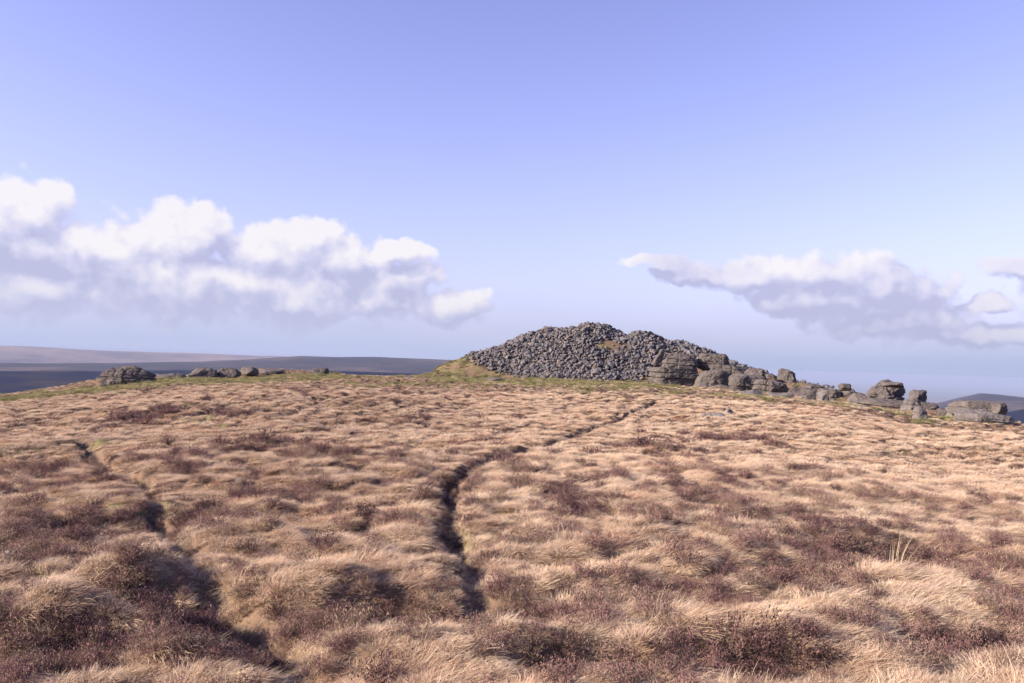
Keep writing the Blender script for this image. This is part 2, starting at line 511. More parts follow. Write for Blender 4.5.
def build_ground():
    dense = np.linspace(math.radians(-64), math.radians(64), 1180)
    side = np.linspace(math.radians(64), math.radians(296), 70)[1:-1]
    az = np.concatenate([dense, side]); na = len(az)
    rr = np.concatenate([np.geomspace(.5, 2.4, 12)[:-1], np.geomspace(2.4, 36, 330)[:-1], np.linspace(36, 92, 320)[:-1], np.geomspace(92, 150, 30)[:-1], np.geomspace(150, 62000, 170)])
    nr = len(rr)
    A, R = np.meshgrid(az, rr)
    X, Y = R * np.sin(A), R * np.cos(A)
    Z = height(X.ravel(), Y.ravel())
    P = np.stack([X.ravel(), Y.ravel(), Z], 1)
    P = np.vstack([P, [[0, 0, float(height(np.array([0.01]), np.array([0.01]))[0])]]])
    i = np.arange(nr - 1)[:, None] * na; j = np.arange(na)[None]; j2 = (j + 1) % na
    quads = np.stack([(i + j).ravel(), (i + na + j).ravel(), (i + na + j2).ravel(), (i + j2).ravel()], 1)
    cr = np.repeat(rr[:-1], na)
    c = P[quads].mean(1)
    pm, _ = path_mask(c[:, 0], c[:, 1])
    kind = np.zeros(len(quads), int)
    kind[(pm > .5) & (cr < 90)] = 1
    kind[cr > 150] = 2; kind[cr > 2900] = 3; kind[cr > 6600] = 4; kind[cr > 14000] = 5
    fan = np.stack([np.full(na, nr * na), np.arange(na), (np.arange(na) + 1) % na, np.full(na, nr * na)], 1)
    heath = heath_mask(P[:, 0], P[:, 1]); green = green_mask(P[:, 0], P[:, 1])
    stony = stony_mask(P)
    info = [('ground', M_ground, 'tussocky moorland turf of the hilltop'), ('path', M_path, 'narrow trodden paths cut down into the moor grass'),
            ('hill', M_dark, 'nearest moor slope beyond the hilltop, painted navy for cloud shade'), ('hill', M_mid, 'middle moor ridge with a low rounded dark top'),
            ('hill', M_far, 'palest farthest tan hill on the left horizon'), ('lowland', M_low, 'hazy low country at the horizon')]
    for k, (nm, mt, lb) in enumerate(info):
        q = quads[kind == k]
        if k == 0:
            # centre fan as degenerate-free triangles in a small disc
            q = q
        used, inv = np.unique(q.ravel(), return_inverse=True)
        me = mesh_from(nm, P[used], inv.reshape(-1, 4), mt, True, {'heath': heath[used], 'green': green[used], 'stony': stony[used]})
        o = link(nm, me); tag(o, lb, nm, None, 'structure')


build_ground()


# ------------------------------------------------------------------ plants
def blades(n, rad, L, wid, th0, th1, wind, seg=4, spread=1.0, clump=1.0, seed=0, zmin=0):
    g = np.random.default_rng(seed)
    ang = g.uniform(0, 2 * np.pi, n); rr = rad * np.sqrt(g.uniform(0, 1, n))
    px, py = rr * np.cos(ang), rr * np.sin(ang)
    # heading: outward mixed with wind (+X)
    hx = np.cos(ang) * rr / rad * spread + wind + g.normal(0, .35, n); hy = np.sin(ang) * rr / rad * spread + g.normal(0, .35, n)
    k = np.hypot(hx, hy) + 1e-6; hx /= k; hy /= k
    Ls = L * g.uniform(.55, 1.15, n) * (1.1 - .35 * rr / rad)
    a0 = np.radians(g.normal(th0, 9, n)); a1 = np.radians(g.normal(th1, 16, n))
    tw = g.uniform(-.7, .7, n)
    sx, sy = -hy, hx
    V, Fq, rn, tt = [], [], [], []
    p = np.stack([px, py, np.full(n, -.02)], 1)
    rnd = g.uniform(0, 1, n)
    pts = []
    for s in range(seg + 1):
        t = s / seg
        w = wid * (1 - .85 * t ** 1.5) * .5
        side = np.stack([sx * np.cos(tw) , sy * np.cos(tw), np.sin(tw)], 1)
        pts.append((p - side * w, p + side * w, t))
        th = a0 + (a1 - a0) * (t ** .8)
        step = Ls / seg
        p = p + np.stack([hx * np.sin(th) * step, hy * np.sin(th) * step, np.cos(th) * step], 1)
        sx = sx + g.normal(0, .05, n); sy = sy + g.normal(0, .05, n)
    for l, r, t in pts:
        V.append(l); V.append(r); rn += [rnd, rnd]; tt += [np.full(n, t)] * 2
    V = np.concatenate(V); rn = np.concatenate(rn); tt = np.concatenate(tt)
    idx = np.arange(n)
    for s in range(seg):
        a = 2 * s * n
        Fq.append(np.stack([a + idx, a + n + idx, a + 3 * n + idx, a + 2 * n + idx], 1))
    return V, np.concatenate(Fq), {'rnd': rn, 't': tt}


def heather(n, rad, H, seed=0, leaf=.012, per=9, wid=.004):
    g = np.random.default_rng(seed)
    V, Fq, rn, tt = [], [], [], []
    base = 0
    ang = g.uniform(0, 2 * np.pi, n); rr = np.sqrt(g.uniform(0, 1, n))
    tip = np.stack([np.cos(ang) * rr * rad * 1.5, np.sin(ang) * rr * rad * 1.5, H * (1 - .55 * rr ** 2) * g.uniform(.7, 1.12, n)], 1)
    rt = np.stack([np.cos(ang) * rr * rad * .45, np.sin(ang) * rr * rad * .45, np.full(n, -.02)], 1)
    rnd = g.uniform(0, 1, n)
    # stems
    side = g.normal(0, 1, (n, 3)); side[:, 2] *= .3; side /= np.linalg.norm(side, axis=1)[:, None]
    mid = rt * .45 + tip * .55; mid[:, 2] += H * .06; mid[:, :2] *= .85
    for a, w in ((rt, wid), (mid, wid * .8), (tip, wid * .4)):
        V += [a - side * w / 2, a + side * w / 2]
    rn += [rnd] * 6; tt += [np.full(n, 0.)] * 2 + [np.full(n, .5)] * 2 + [np.full(n, 1.)] * 2
    i = np.arange(n)
    for s in (0, 1):
        a = 2 * s * n; Fq.append(np.stack([a + i, a + n + i, a + 3 * n + i, a + 2 * n + i], 1))
    base = 6 * n
    m = n * per
    k = np.repeat(i, per); u = g.uniform(.45, 1.0, m)
    c = np.where((u < .55)[:, None], mid[k], mid[k] + (tip[k] - mid[k]) * ((u - .55) / .45)[:, None]) + g.normal(0, .012, (m, 3)) * (rad / .16)
    d = g.normal(0, 1, (m, 3)); d[:, 2] = np.abs(d[:, 2]) + .6; d /= np.linalg.norm(d, axis=1)[:, None]
    e = np.cross(d, g.normal(0, 1, (m, 3))); e /= np.linalg.norm(e, axis=1)[:, None]
    l = leaf * g.uniform(.7, 1.6, m)[:, None]
    V += [c - e * l * .3, c + e * l * .3, c + e * l * .3 + d * l * 1.8, c - e * l * .3 + d * l * 1.8]
    r2 = np.clip(rnd[k] + g.normal(0, .15, m), 0, 1)
    rn += [r2] * 4; tt += [u] * 4
    j = np.arange(m); Fq.append(np.stack([base + j, base + m + j, base + 2 * m + j, base + 3 * m + j], 1))
    return np.concatenate(V), np.concatenate(Fq), {'rnd': np.concatenate(rn), 't': np.concatenate(tt)}


def src_collection(name, items, mat):
    c = bpy.data.collections.new(name)
    for i, (V, Q, A) in enumerate(items):
        me = mesh_from('%s_%02d' % (name, i), V, Q, mat, True, A)
        o = bpy.data.objects.new('%s_%02d' % (name, i), me); c.objects.link(o)
    return c


def scatter(name, label, cat, pts, rot, scl, idx, coll, mat):
    me = bpy.data.meshes.new(name)
    n = len(pts)
    me.vertices.add(n); me.vertices.foreach_set('co', np.asarray(pts, np.float32).ravel())
    a = me.attributes.new('rot', 'FLOAT_VECTOR', 'POINT'); a.data.foreach_set('vector', np.asarray(rot, np.float32).ravel())
    a = me.attributes.new('scl', 'FLOAT_VECTOR', 'POINT'); a.data.foreach_set('vector', np.asarray(scl, np.float32).ravel())
    a = me.attributes.new('idx', 'INT', 'POINT'); a.data.foreach_set('value', np.asarray(idx, np.int32))
    me.materials.append(mat)
    o = link(name, me)
    ng = bpy.data.node_groups.new(name + '_scatter', 'GeometryNodeTree')
    ng.interface.new_socket('Geometry', in_out='INPUT', socket_type='NodeSocketGeometry')
    ng.interface.new_socket('Geometry', in_out='OUTPUT', socket_type='NodeSocketGeometry')
    N, L = ng.nodes, ng.links
    gi = N.new('NodeGroupInput'); go = N.new('NodeGroupOutput')
    ci = N.new('GeometryNodeCollectionInfo'); ci.inputs['Collection'].default_value = coll
    ci.inputs['Separate Children'].default_value = True; ci.inputs['Reset Children'].default_value = True
    ip = N.new('GeometryNodeInstanceOnPoints'); ip.inputs['Pick Instance'].default_value = True

    def at(nm, t):
        x = N.new('GeometryNodeInputNamedAttribute'); x.data_type = t; x.inputs['Name'].default_value = nm
        return [s for s in x.outputs if s.enabled and s.name == 'Attribute'][0]
    L.new(gi.outputs[0], ip.inputs['Points']); L.new(ci.outputs[0], ip.inputs['Instance'])
    L.new(at('idx', 'INT'), ip.inputs['Instance Index']); L.new(at('rot', 'FLOAT_VECTOR'), ip.inputs['Rotation'])
    L.new(at('scl', 'FLOAT_VECTOR'), ip.inputs['Scale']); L.new(ip.outputs[0], go.inputs[0])
    md = o.modifiers.new('scatter', 'NODES'); md.node_group = ng
    tag(o, label, cat, None, 'stuff')
    return o


def wedge(n, ra, rb, half=math.radians(42)):
    r = np.sqrt(rng.uniform(ra * ra, rb * rb, n)); a = rng.uniform(-half, half, n)
    return r * np.sin(a), r * np.cos(a)


near_g = [blades(120, .085, .115, .003, 26, 100, .6, 4, 1.0, seed=100 + i) for i in range(5)] + \
         [blades(120, .10, .155, .0028, 50, 104, 1.6, 5, .5, seed=120 + i) for i in range(5)] + \
         [blades(120, .09, .09, .0034, 25, 75, .3, 3, 1.2, seed=140 + i) for i in range(3)]
mid_g = [blades(80, .13, .125, .006, 30, 95, 1.0, 3, .8, seed=200 + i) for i in range(8)]
far_g = [blades(50, .17, .125, .013, 30, 90, .9, 3, .8, seed=300 + i) for i in range(8)]
C_near = src_collection('near_tuft', near_g, M_straw)
C_mid = src_collection('mid_tuft', mid_g, M_straw)
C_far = src_collection('far_tuft', far_g, M_straw)
C_heath = src_collection('heather_tuft', [heather(60, .10, .115, 400 + i, leaf=.004, per=14, wid=.0024) for i in range(5)], M_heather)
C_heathf = src_collection('far_heather_tuft', [heather(45, .14, .115, 420 + i, leaf=.009, per=9, wid=.007) for i in range(5)], M_heather)
C_turf = src_collection('turf_tuft', [blades(110, .30, .15, .012, 25, 60, .3, 2, 1.0, seed=500 + i) for i in range(4)], M_green)

RUN = []


def place(x, y, keep, sc_fn, nvar, lo=0, wind=0.0):
    x, y = x[keep], y[keep]
    n = len(x)
    z = height(x, y)
    s = sc_fn(x, y)
    e = .05
    gx = (height(x + e, y) - height(x - e, y)) / (2 * e); gy = (height(x, y + e) - height(x, y - e)) / (2 * e)
    rz = rng.normal(wind, 1, n) * (.85 - .5 * smooth(-2, 3, x)) + .7 * fbm(x * .5, y * .5, oct=2, seed=91) + .15
    rot = np.stack([np.clip(gy * .45, -.4, .4) + rng.normal(0, .06, n), np.clip(-gx * .45, -.4, .4) + rng.normal(0, .06, n), rz], 1)
    _, dpath = path_mask(x, y)
    s = s * rng.lognormal(0, .16, n) * (.72 + .28 * smooth(.1, .4, dpath))
    scl = np.stack([s, s, s * rng.uniform(.7, 1.3, n)], 1)
    return np.stack([x, y, z - .01], 1), rot, scl, rng.integers(lo, lo + nvar, n)


def grass_layers():
    # ---- near
    x, y = wedge(92000, 1.2, 14, math.radians(76))
    pm, dm = path_mask(x, y); hm = heath_mask(x, y); gm = green_mask(x, y)
    dome, _ = detail(x, y)
    hol = np.zeros_like(x)
    for cx, cy, a, b, s in HOLL:
        hol = np.maximum(hol, np.exp(-(((x - cx) / a) ** 2 + ((y - cy) / b) ** 2) * 1.2))
    u = rng.uniform(0, 1, len(x))
    prob = (.40 + .60 * smooth(.05, .45, dome) + .3 * smooth(.9, .25, dm)) * (1 - .25 * pm) * (1 - .3 * hm)
    k = u < prob
    rightness = smooth(-1.5, 1.5, x)
    P, R, S, I = place(x, y, k, lambda a, b: (.55 + .6 * detail(a, b)[0]) * rng.uniform(.7, 1.15, len(a)), 5)
    rt = rng.uniform(0, 1, len(I)) < .2 + .7 * rightness[k]
    I = np.where(rt, I + 5, I)
    short = rng.uniform(0, 1, len(I)) < .15 + .7 * pm[k] + .35 * hol[k]
    I = np.where(short, rng.integers(10, 13, len(I)), I)
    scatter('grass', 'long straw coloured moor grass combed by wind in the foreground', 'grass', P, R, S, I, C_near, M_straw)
    # short dead grass in hollows and trodden ways
    k2 = (rng.uniform(0, 1, len(x)) < .0 * np.maximum(pm, hol)) 
    P2, R2, S2, I2 = place(x, y, k2, lambda a, b: rng.uniform(.35, .7, len(a)), 4)
    # heather near, thickened in hollows so its dark colour stands in for shade
    kh = rng.uniform(0, 1, len(x)) < np.clip(hm * (.18 + .26 * smooth(.5, -1.5, x)) + .45 * hol + .02, 0, .95) * (1 - .7 * pm)
    Ph, Rh, Sh, Ih = place(x, y, kh, lambda a, b: rng.uniform(.6, 1.15, len(a)), 5)
    scatter('heather', 'dark purple brown heather between the foreground grass tussocks', 'heather', Ph, Rh, Sh, Ih, C_heath, M_heather)
    # ---- middle
    x, y = wedge(94000, 13.5, 36, math.radians(52))
    pm, dm = path_mask(x, y); hm = heath_mask(x, y); dome, _ = detail(x, y); gm = green_mask(x, y)
    k = rng.uniform(0, 1, len(x)) < (.14 + .8 * smooth(.08, .5, dome)) * (1 - .85 * pm) * (1 - .35 * hm) * (1 - .3 * gm)
    P, R, S, I = place(x, y, k, lambda a, b: (.5 + .55 * detail(a, b)[0]) * rng.uniform(.7, 1.15, len(a)), 8)
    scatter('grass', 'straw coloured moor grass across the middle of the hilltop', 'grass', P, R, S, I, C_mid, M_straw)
    kh = rng.uniform(0, 1, len(x)) < np.clip(hm * .32 + .07 * (dome < .15), 0, .9) * (1 - .9 * pm)
    Ph, Rh, Sh, Ih = place(x, y, kh, lambda a, b: rng.uniform(.7, 1.2, len(a)), 5)
    # ---- far
    x, y = wedge(100000, 35.5, 92, math.radians(42))
    hm = heath_mask(x, y); dome, _ = detail(x, y); P0 = np.stack([x, y, height(x, y, False)], 1); st = stony_mask(P0); gm = green_mask(x, y) * (1 - st); mh = mound_h(x, y); pm, dm = path_mask(x, y)
    az = np.arctan2(x, y); D = np.interp(az, CREST[0], CREST[2])
    vis = np.hypot(x, y) < D + 9
    k = (rng.uniform(0, 1, len(x)) < (.08 + .85 * smooth(.1, .55, dome) + .5 * smooth(.1, .5, mh)) * (1 - .5 * hm) * (1 - .7 * gm) * (1 - st) * (1 - .8 * smooth(1.5, 2.6, mh)) * (1 - .9 * pm)) & vis
    P, R, S, I = place(x, y, k, lambda a, b: (.4 + .55 * detail(a, b)[0]) * rng.uniform(.6, 1.1, len(a)), 8)
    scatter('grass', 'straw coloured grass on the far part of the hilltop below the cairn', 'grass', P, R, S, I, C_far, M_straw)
    kh2 = (rng.uniform(0, 1, len(x)) < np.clip(hm * .35 + .10 * (dome < .15), 0, .9) * (1 - st)) & vis
    Ph2, Rh2, Sh2, Ih2 = place(x, y, kh2, lambda a, b: rng.uniform(.5, 1.1, len(a)), 5)
    scatter('heather', 'low dark heather patches spread over the middle and far hilltop', 'heather', np.vstack([Ph, Ph2]), np.vstack([Rh, Rh2]), np.vstack([Sh, Sh2]),
            np.concatenate([Ih, Ih2]), C_heathf, M_heather)
    kg = (rng.uniform(0, 1, len(x)) < gm * .75 * (1 - smooth(2.4, 3.2, mh))) & vis
    Pg, Rg, Sg, Ig = place(x, y, kg, lambda a, b: rng.uniform(.6, 1.1, len(a)), 4)
    scatter('turf', 'short green turf around the cairn foot and rock outcrops', 'turf', np.vstack([Pg, P2]), np.vstack([Rg, R2]), np.vstack([Sg, S2]), np.concatenate([Ig, I2]), C_turf, M_green)


grass_layers()

# a few tall pale rush stems beside the dark hollow on the right
c = ground_hit(897, 572)
V, Q, A = blades(20, .09, .42, .005, 8, 26, .35, 4, 1.0, seed=700)
o = link('rush_clump', mesh_from('rush_clump', V, Q, M_rush, True, A), (c[0], c[1], float(height(np.array([c[0]]), np.array([c[1]]))[0]) - .01))
tag(o, 'thin clump of tall pale rush stems before the dark hollow on the right', 'rush')

# ------------------------------------------------------------------ rocks
def ico(sub):
    import bmesh
    bm = bmesh.new(); bmesh.ops.create_icosphere(bm, subdivisions=sub, radius=1)
    V = np.array([v.co[:] for v in bm.verts]); T = np.array([[v.index for v in f.verts] for f in bm.faces]); bm.free()
    return V, T


ICO = {4: ico(4), 5: ico(5), 6: ico(6)}


def rock_mesh(name, sx, sy, sz, seed, strata=0, boxy=3.0, rough=.14, mat=None, sub=5, shear=(0, 0), top=1.0):
    N, T = ICO[sub]
    g = np.random.default_rng(seed)
    e = boxy
    d = (np.abs(N[:, 0]) ** e + np.abs(N[:, 1]) ** e + np.abs(N[:, 2]) ** e) ** (-1 / e)
    P = N * d[:, None]
    # planar joint faces make it angular
    for c in range(12):
        n = g.normal(0, 1, 3)
        if c % 3 == 0: n[2] *= .25
        n /= np.linalg.norm(n)
        ext = np.abs(P @ n).max()
        off = g.uniform(.70, .96) * ext
        k = P @ n - off
        P = P - np.where(k > 0, k * 1.0, 0)[:, None] * n[None]
    zz = P[:, 2]
    P[:, 0] *= 1 - (1 - top) * (zz + 1) / 2; P[:, 1] *= 1 - (1 - top) * (zz + 1) / 2
    if strata:
        lv = np.sort(np.linspace(-1, 1, strata + 2)[1:-1] + g.uniform(-.12, .12, strata) * 2 / (strata + 1))
        wav = .07 * fbm(P[:, 0] * 1.5 + seed, P[:, 1] * 1.5, oct=2, seed=seed)
        zi = np.digitize(zz + wav, lv)
        offs = g.uniform(-.06, .05, (strata + 1, 2)); sc = g.uniform(.92, 1.04, strata + 1)
        P[:, 0] = P[:, 0] * sc[zi] + offs[zi, 0]; P[:, 1] = P[:, 1] * sc[zi] + offs[zi, 1]
        gr = np.zeros(len(P))
        for l in lv: gr = np.maximum(gr, np.exp(-((zz + wav - l) / .03) ** 2))
        P[:, :2] *= (1 - .11 * gr)[:, None]
    s = np.array([sx, sy, sz])
    W = P * s
    m = max(min(sx, sy, sz), .2)
    f1 = 1.1 / max(sx, .3)
    disp = rough * m * (fbm(W[:, 0] * f1 + seed * 3.1, W[:, 1] * f1, W[:, 2] * f1 * 1.6 + 5.5, oct=5, seed=seed, gain=.55))
    f2 = f1 * 4.5
    rid = 1 - np.abs(fbm(W[:, 0] * f2, W[:, 1] * f2 + 3, W[:, 2] * f2 * 2.2 + seed, oct=3, seed=seed + 5)) * 2
    disp = disp - .12 * m * np.clip(rid, 0, 1) ** 4
    # upright joints
    jn = vnoise(W[:, 0] * 1.1 + seed, W[:, 1] * 1.1, seed=seed + 9) * 3
    cr = np.abs(jn - np.round(jn)); disp = disp - .10 * m * np.exp(-(cr / .05) ** 2)
    W = W + N * disp[:, None]
    W[:, 0] += shear[0] * W[:, 2]; W[:, 1] += shear[1] * W[:, 2]
    return mesh_from(name, W, T, mat, True)


ROCKN = 0


def rock(name, label, cx, cy, w, h, base=None, dist=None, depth=.8, tilt=0, yaw=None, strata=0, boxy=3.0, rough=.30, mat=None, group=None, sink=.25, shear=(0, 0), top=.9, back=0, sub=None):
    """a boulder: cx, cy, w, h say where and how large it shows; the distance is real"""
    global ROCKN
    ROCKN += 1
    mat = mat or M_granite
    if dist is None:
        b = ground_hit(cx, base if base is not None else cy + h / 2)
        dist = math.hypot(b[0], b[1])
    dist += back
    d = ray(cx, cy); k = dist / math.hypot(d[0], d[1]); P = EYE + d * k
    pw = w * k / F; ph = h * k / F
    sx = pw / 2; sz = ph / 2 * (1 + sink); sy = sx * depth
    zc = P[2] + ph / 2 - sz
    sub = sub or (6 if strata and w > 30 else 5 if w > 16 else 4)
    me = rock_mesh(name, sx, sy, sz, 1000 + ROCKN * 7, strata, boxy, rough, mat, sub, shear, top)
    o = link(name, me, (P[0], P[1] + sy * .6, zc))
    yaw = (random.uniform(-.35, .35) if yaw is None else yaw)
    o.rotation_euler = (random.uniform(-.04, .04), math.radians(tilt), yaw)
    tag(o, label, 'boulder' if name == 'boulder' else 'rock slab', group, 'thing')
    return o


G1 = 'granite outcrop at the right end of the cairn'
G2 = 'rocks along the slope right of the cairn'
G3 = 'weathered rocks on the left skyline'
G4 = 'layered outcrop at the right edge'
GG = M_granite_grey
rock('rock_slab', 'broad brown block stepped in beds, at the outcrop foot left of the round boulder', 676, 376.5, 46, 17, dist=65.6, strata=3, boxy=7, depth=.7, yaw=.15, group=G1, top=.98, rough=.14)
rock('rock_slab', 'upper layered block with dark overhang, lying on the broad stepped block', 682, 361, 40, 14, dist=66.2, strata=2, boxy=6, depth=.8, yaw=.1, group=G1, top=.85, tilt=3)
rock('rock_slab', 'pale slab leaning steeply against the left of the layered blocks', 659, 356, 7, 15, dist=66.2, tilt=32, boxy=5, group=G1)
rock('boulder', 'smooth rounded tan boulder with shaded right side, next to the stepped block', 716, 381, 37, 25, dist=64.5, boxy=2.5, depth=.9, strata=0, group=G1, rough=.2, shear=(.12, 0))
rock('rock_slab', 'low wedge of rock at the front of the round tan boulder', 726, 390, 28, 9, dist=63.5, boxy=3, group=G1)
rock('boulder', 'dark angular boulder in shade just right of the round tan boulder', 741, 384, 22, 16, base=396, back=1.5, boxy=4, strata=1, group=G1)
rock('boulder', 'pointed knoll of rock on the cairn skyline above the low flat slabs', 756, 376, 26, 18, base=394, back=2, boxy=2.6, strata=1, group=G2)
rock('boulder', 'small brown boulder wedged left of the tall dark block', 770, 381, 14, 13, base=392, back=.5, boxy=3, group=G2)
rock('boulder', 'tall dark blocky boulder standing on the skyline right of the cairn', 789, 380, 24, 21, base=394, back=1, boxy=4, strata=1, group=G2, top=.8)
rock('boulder', 'small pale grey rock in front of the tall dark block', 779, 386, 10, 9, base=392, boxy=3, mat=GG, group=G2)
rock('rock_slab', 'flat slab low in the grass under the pointed knoll', 752, 394, 24, 7, base=399, boxy=3.5, mat=GG, group=G2)
rock('rock_slab', 'long flat slab low in the grass under the tall dark block', 783, 396, 30, 6, base=401, boxy=3.5, mat=GG, group=G2)
rock('rock_slab', 'turfy low rock just right of the tall dark block on the skyline', 815, 389, 24, 9, boxy=2.6, base=398, group=G2)
rock('boulder', 'left one of two small pale rocks below the turfy skyline rock', 811, 398, 12, 9, boxy=3, group=G2)
rock('boulder', 'right one of two small grey rocks below the turfy skyline rock', 824, 397, 11, 10, boxy=3, mat=GG, group=G2)
rock('boulder', 'grey boulder carrying a dark cap stone, between cairn and the big whaleback boulder', 850, 395, 24, 12, base=402, boxy=3, group=G2)
rock('rock_slab', 'dark cap stone perched on the grey boulder left of the big whaleback boulder', 846, 387.5, 13, 7, dist=59.5, boxy=3.5, group=G2, sink=.05)
rock('boulder', 'biggest whaleback boulder of the right slope, dome shaped and brown grey', 889, 395.5, 52, 27, base=409, strata=1, boxy=2.2, depth=.8, group=G2, top=.7, sub=6, shear=(.35, 0))
rock('rock_slab', 'thin cap slab on top of the whaleback boulder', 896, 385, 22, 4.5, dist=57.8, boxy=3, sink=.1, group=G2)
rock('boulder', 'dark knob of rock at the upper right end of the whaleback boulder', 920, 396, 15, 11, base=409, boxy=3, group=G2, dist=57)
rock('rock_slab', 'pale block tucked under the right end of the whaleback boulder', 916, 405.5, 19, 11, dist=56, boxy=4, mat=GG, group=G2)
rock('rock_slab', 'long low slab in front of the whaleback boulder', 897, 416, 40, 9, base=421, boxy=3.5, mat=GG, group=G2)
rock('boulder', 'dark triangular rock face low right of the whaleback boulder', 924, 418, 22, 18, base=427, boxy=3, mat=GG, group=G2, top=.5)
rock('boulder', 'small dark stone at the left end of the long low slab', 881, 414, 9, 7, boxy=3, group=G2)
rock('rock_slab', 'lichened flat rock in the grass left of the whaleback boulder', 864, 410, 18, 8, boxy=3, mat=GG, group=G2)
rock('rock_slab', 'top layer of the layered outcrop near the right edge, overhanging', 984, 408, 46, 10, dist=51.5, strata=1, boxy=4, group=G4, sink=.2)
rock('boulder', 'dark knob on the right end of the right edge outcrop', 1002, 408.5, 14, 11, dist=51, boxy=3, group=G4, sink=.1)
rock('rock_slab', 'bottom layer of the layered outcrop near the right edge', 988, 420, 46, 15, base=428, boxy=4, strata=1, group=G4, mat=GG)
rock('rock_slab', 'turfy low rock left of the layered outcrop at the right edge', 949, 413, 22, 9, base=421, boxy=2.5, group=G4)
rock('rock_slab', 'low pale grey rock lying alone in the mid grass below the outcrops', 712, 417, 30, 10, boxy=3, mat=GG, depth=.5, base=423)
rock('boulder', 'small upright pale stone at the right end of the lone low grey rock', 729, 415, 10, 11, boxy=3, mat=GG, base=421)
rock('boulder', 'largest dark whaleback rock on the left skyline', 128, 379, 68, 19, base=389, strata=2, boxy=2.5, depth=.5, group=G3, top=.62, sub=6, shear=(-.4, 0))
rock('rock_slab', 'low tapering tail of rock at the right end of the large left skyline rock', 164, 378, 40, 9, base=385, boxy=2.4, group=G3)
rock('boulder', 'small block at the left end of the large left skyline rock', 99, 382, 10, 9, base=388, boxy=3, group=G3)
rock('boulder', 'dark tilted boulder, second largest rock on the left skyline', 199, 374.5, 29, 13, base=382, boxy=3, tilt=-12, group=G3, strata=1)
rock('boulder', 'low grey boulder next right of the tilted dark boulder on the left skyline', 226, 372.5, 24, 9, base=381, boxy=3, group=G3)
rock('rock_slab', 'small dark hump between the low grey boulder and the thin skyline slab', 248, 370.5, 18, 6, base=379, boxy=3, group=G3)
rock('rock_slab', 'thin flat slab along the left skyline with turf around it', 268, 371.5, 28, 5.5, base=378, boxy=3, group=G3)
rock('rock_slab', 'flat dark slab in green turf below the left skyline rocks', 235, 386, 32, 5, boxy=3, group=G3)
rock('boulder', 'lone dark block on the skyline midway between left rocks and cairn', 318, 372.5, 18, 9, base=378, boxy=4, group=G3)
rock('boulder', 'tiny rock on the skyline just left of the cairn foot', 409, 378, 10, 5, base=381, boxy=3)
rock('boulder', 'tiny low rock on the skyline a little further left of the cairn foot', 372, 378, 9, 4, base=380, boxy=3)
rock('rock_slab', 'dark low rock in the turf at the left foot of the cairn', 494, 380, 22, 5, base=384, boxy=3)
rock('boulder', 'small grey green stone in the grass at the left edge of the foreground', 5, 559, 22, 14, boxy=3, mat=GG)

for (lb, cx, cy, w, h, dd, st, mm) in [
    ('dark bedded ledge stepping down the slope just right of the upper layered block', 715, 361, 34, 13, 67.2, 3, M_granite),
    ('long dark ledge on the slope above the dark angular boulder', 731, 371, 46, 14, 66.2, 3, M_granite),
    ('low shaded ledge behind and between the dark angular boulder and the pointed knoll', 750, 382, 44, 12, 65.2, 2, M_granite),
    ('low jagged ledge filling the gap between the knoll and the tall dark block', 775, 386, 40, 12, 63.6, 2, M_granite),
    ('flat bedded ledge under the turfy rock right of the tall dark block', 806, 393, 30, 9, 61.5, 1, M_granite),
    ('dark broken ledge left of the grey boulder with the cap stone', 832, 394.5, 26, 9, 60.0, 1, M_granite),
    ('low bedded ledge between the grey boulder and the whaleback boulder', 866, 401, 28, 11, 58.5, 1, M_granite),
    ('wide bedded shelf the whaleback boulder rests on', 897, 408, 62, 11, 56.8, 2, M_granite),
    ('dark shaded block in the gap right of the whaleback boulder', 930, 410, 20, 13, 56.2, 1, M_granite),
    ('flat grey slab sloping into the grass left of the right edge outcrop', 962, 417, 26, 10, 52.5, 1, GG)]:
    rock('rock_slab', lb, cx, cy, w, h, dist=dd, strata=st, boxy=4.5, depth=.7, mat=mm, group=G2, sink=.5, rough=.34, top=.85, tilt=4)

G5 = 'small loose stones in the turf right of the cairn'
for k in range(26):
    px = random.uniform(735, 940); py = float(np.interp(px, [735, 800, 870, 940], [391, 396, 408, 424])) + random.uniform(-2, 5)
    wd = random.uniform(4, 9)
    rock('boulder', 'small loose stone, one of many lying in the turf right of the cairn', px, py, wd, wd * .55, boxy=3, mat=random.choice([GG, M_granite]), group=G5)

# rocks showing through the turf on the upper right of the cairn
rock('rock_slab', 'dark ledge under the brown turf patch near the top of the cairn', 622, 353, 34, 7, dist=71.2, boxy=4, group=G1)
rock('boulder', 'blocky rock under the second summit of the cairn', 640, 346, 20, 10, dist=72.6, boxy=4, group=G1)


# --- cairn stones
def stone_mesh(i):
    import bmesh
    g = np.random.default_rng(900 + i)
    bm = bmesh.new()
    pts = g.normal(0, 1, (16, 3)); pts /= np.linalg.norm(pts, axis=1)[:, None]
    pts *= np.array([1.0, g.uniform(.6, .95), g.uniform(.4, .75)]) * .5
    for p in pts: bm.verts.new(p)
    r = bmesh.ops.convex_hull(bm, input=bm.verts)
    for v in [v for v in bm.verts if not v.link_faces]: bm.verts.remove(v)
    bmesh.ops.bevel(bm, geom=list(bm.edges), offset=.035, segments=1, affect='EDGES')
    bmesh.ops.triangulate(bm, faces=bm.faces)
    me = bpy.data.meshes.new('cairn_stone'); bm.to_mesh(me); bm.free(); me.materials.append(M_stone)
    return me


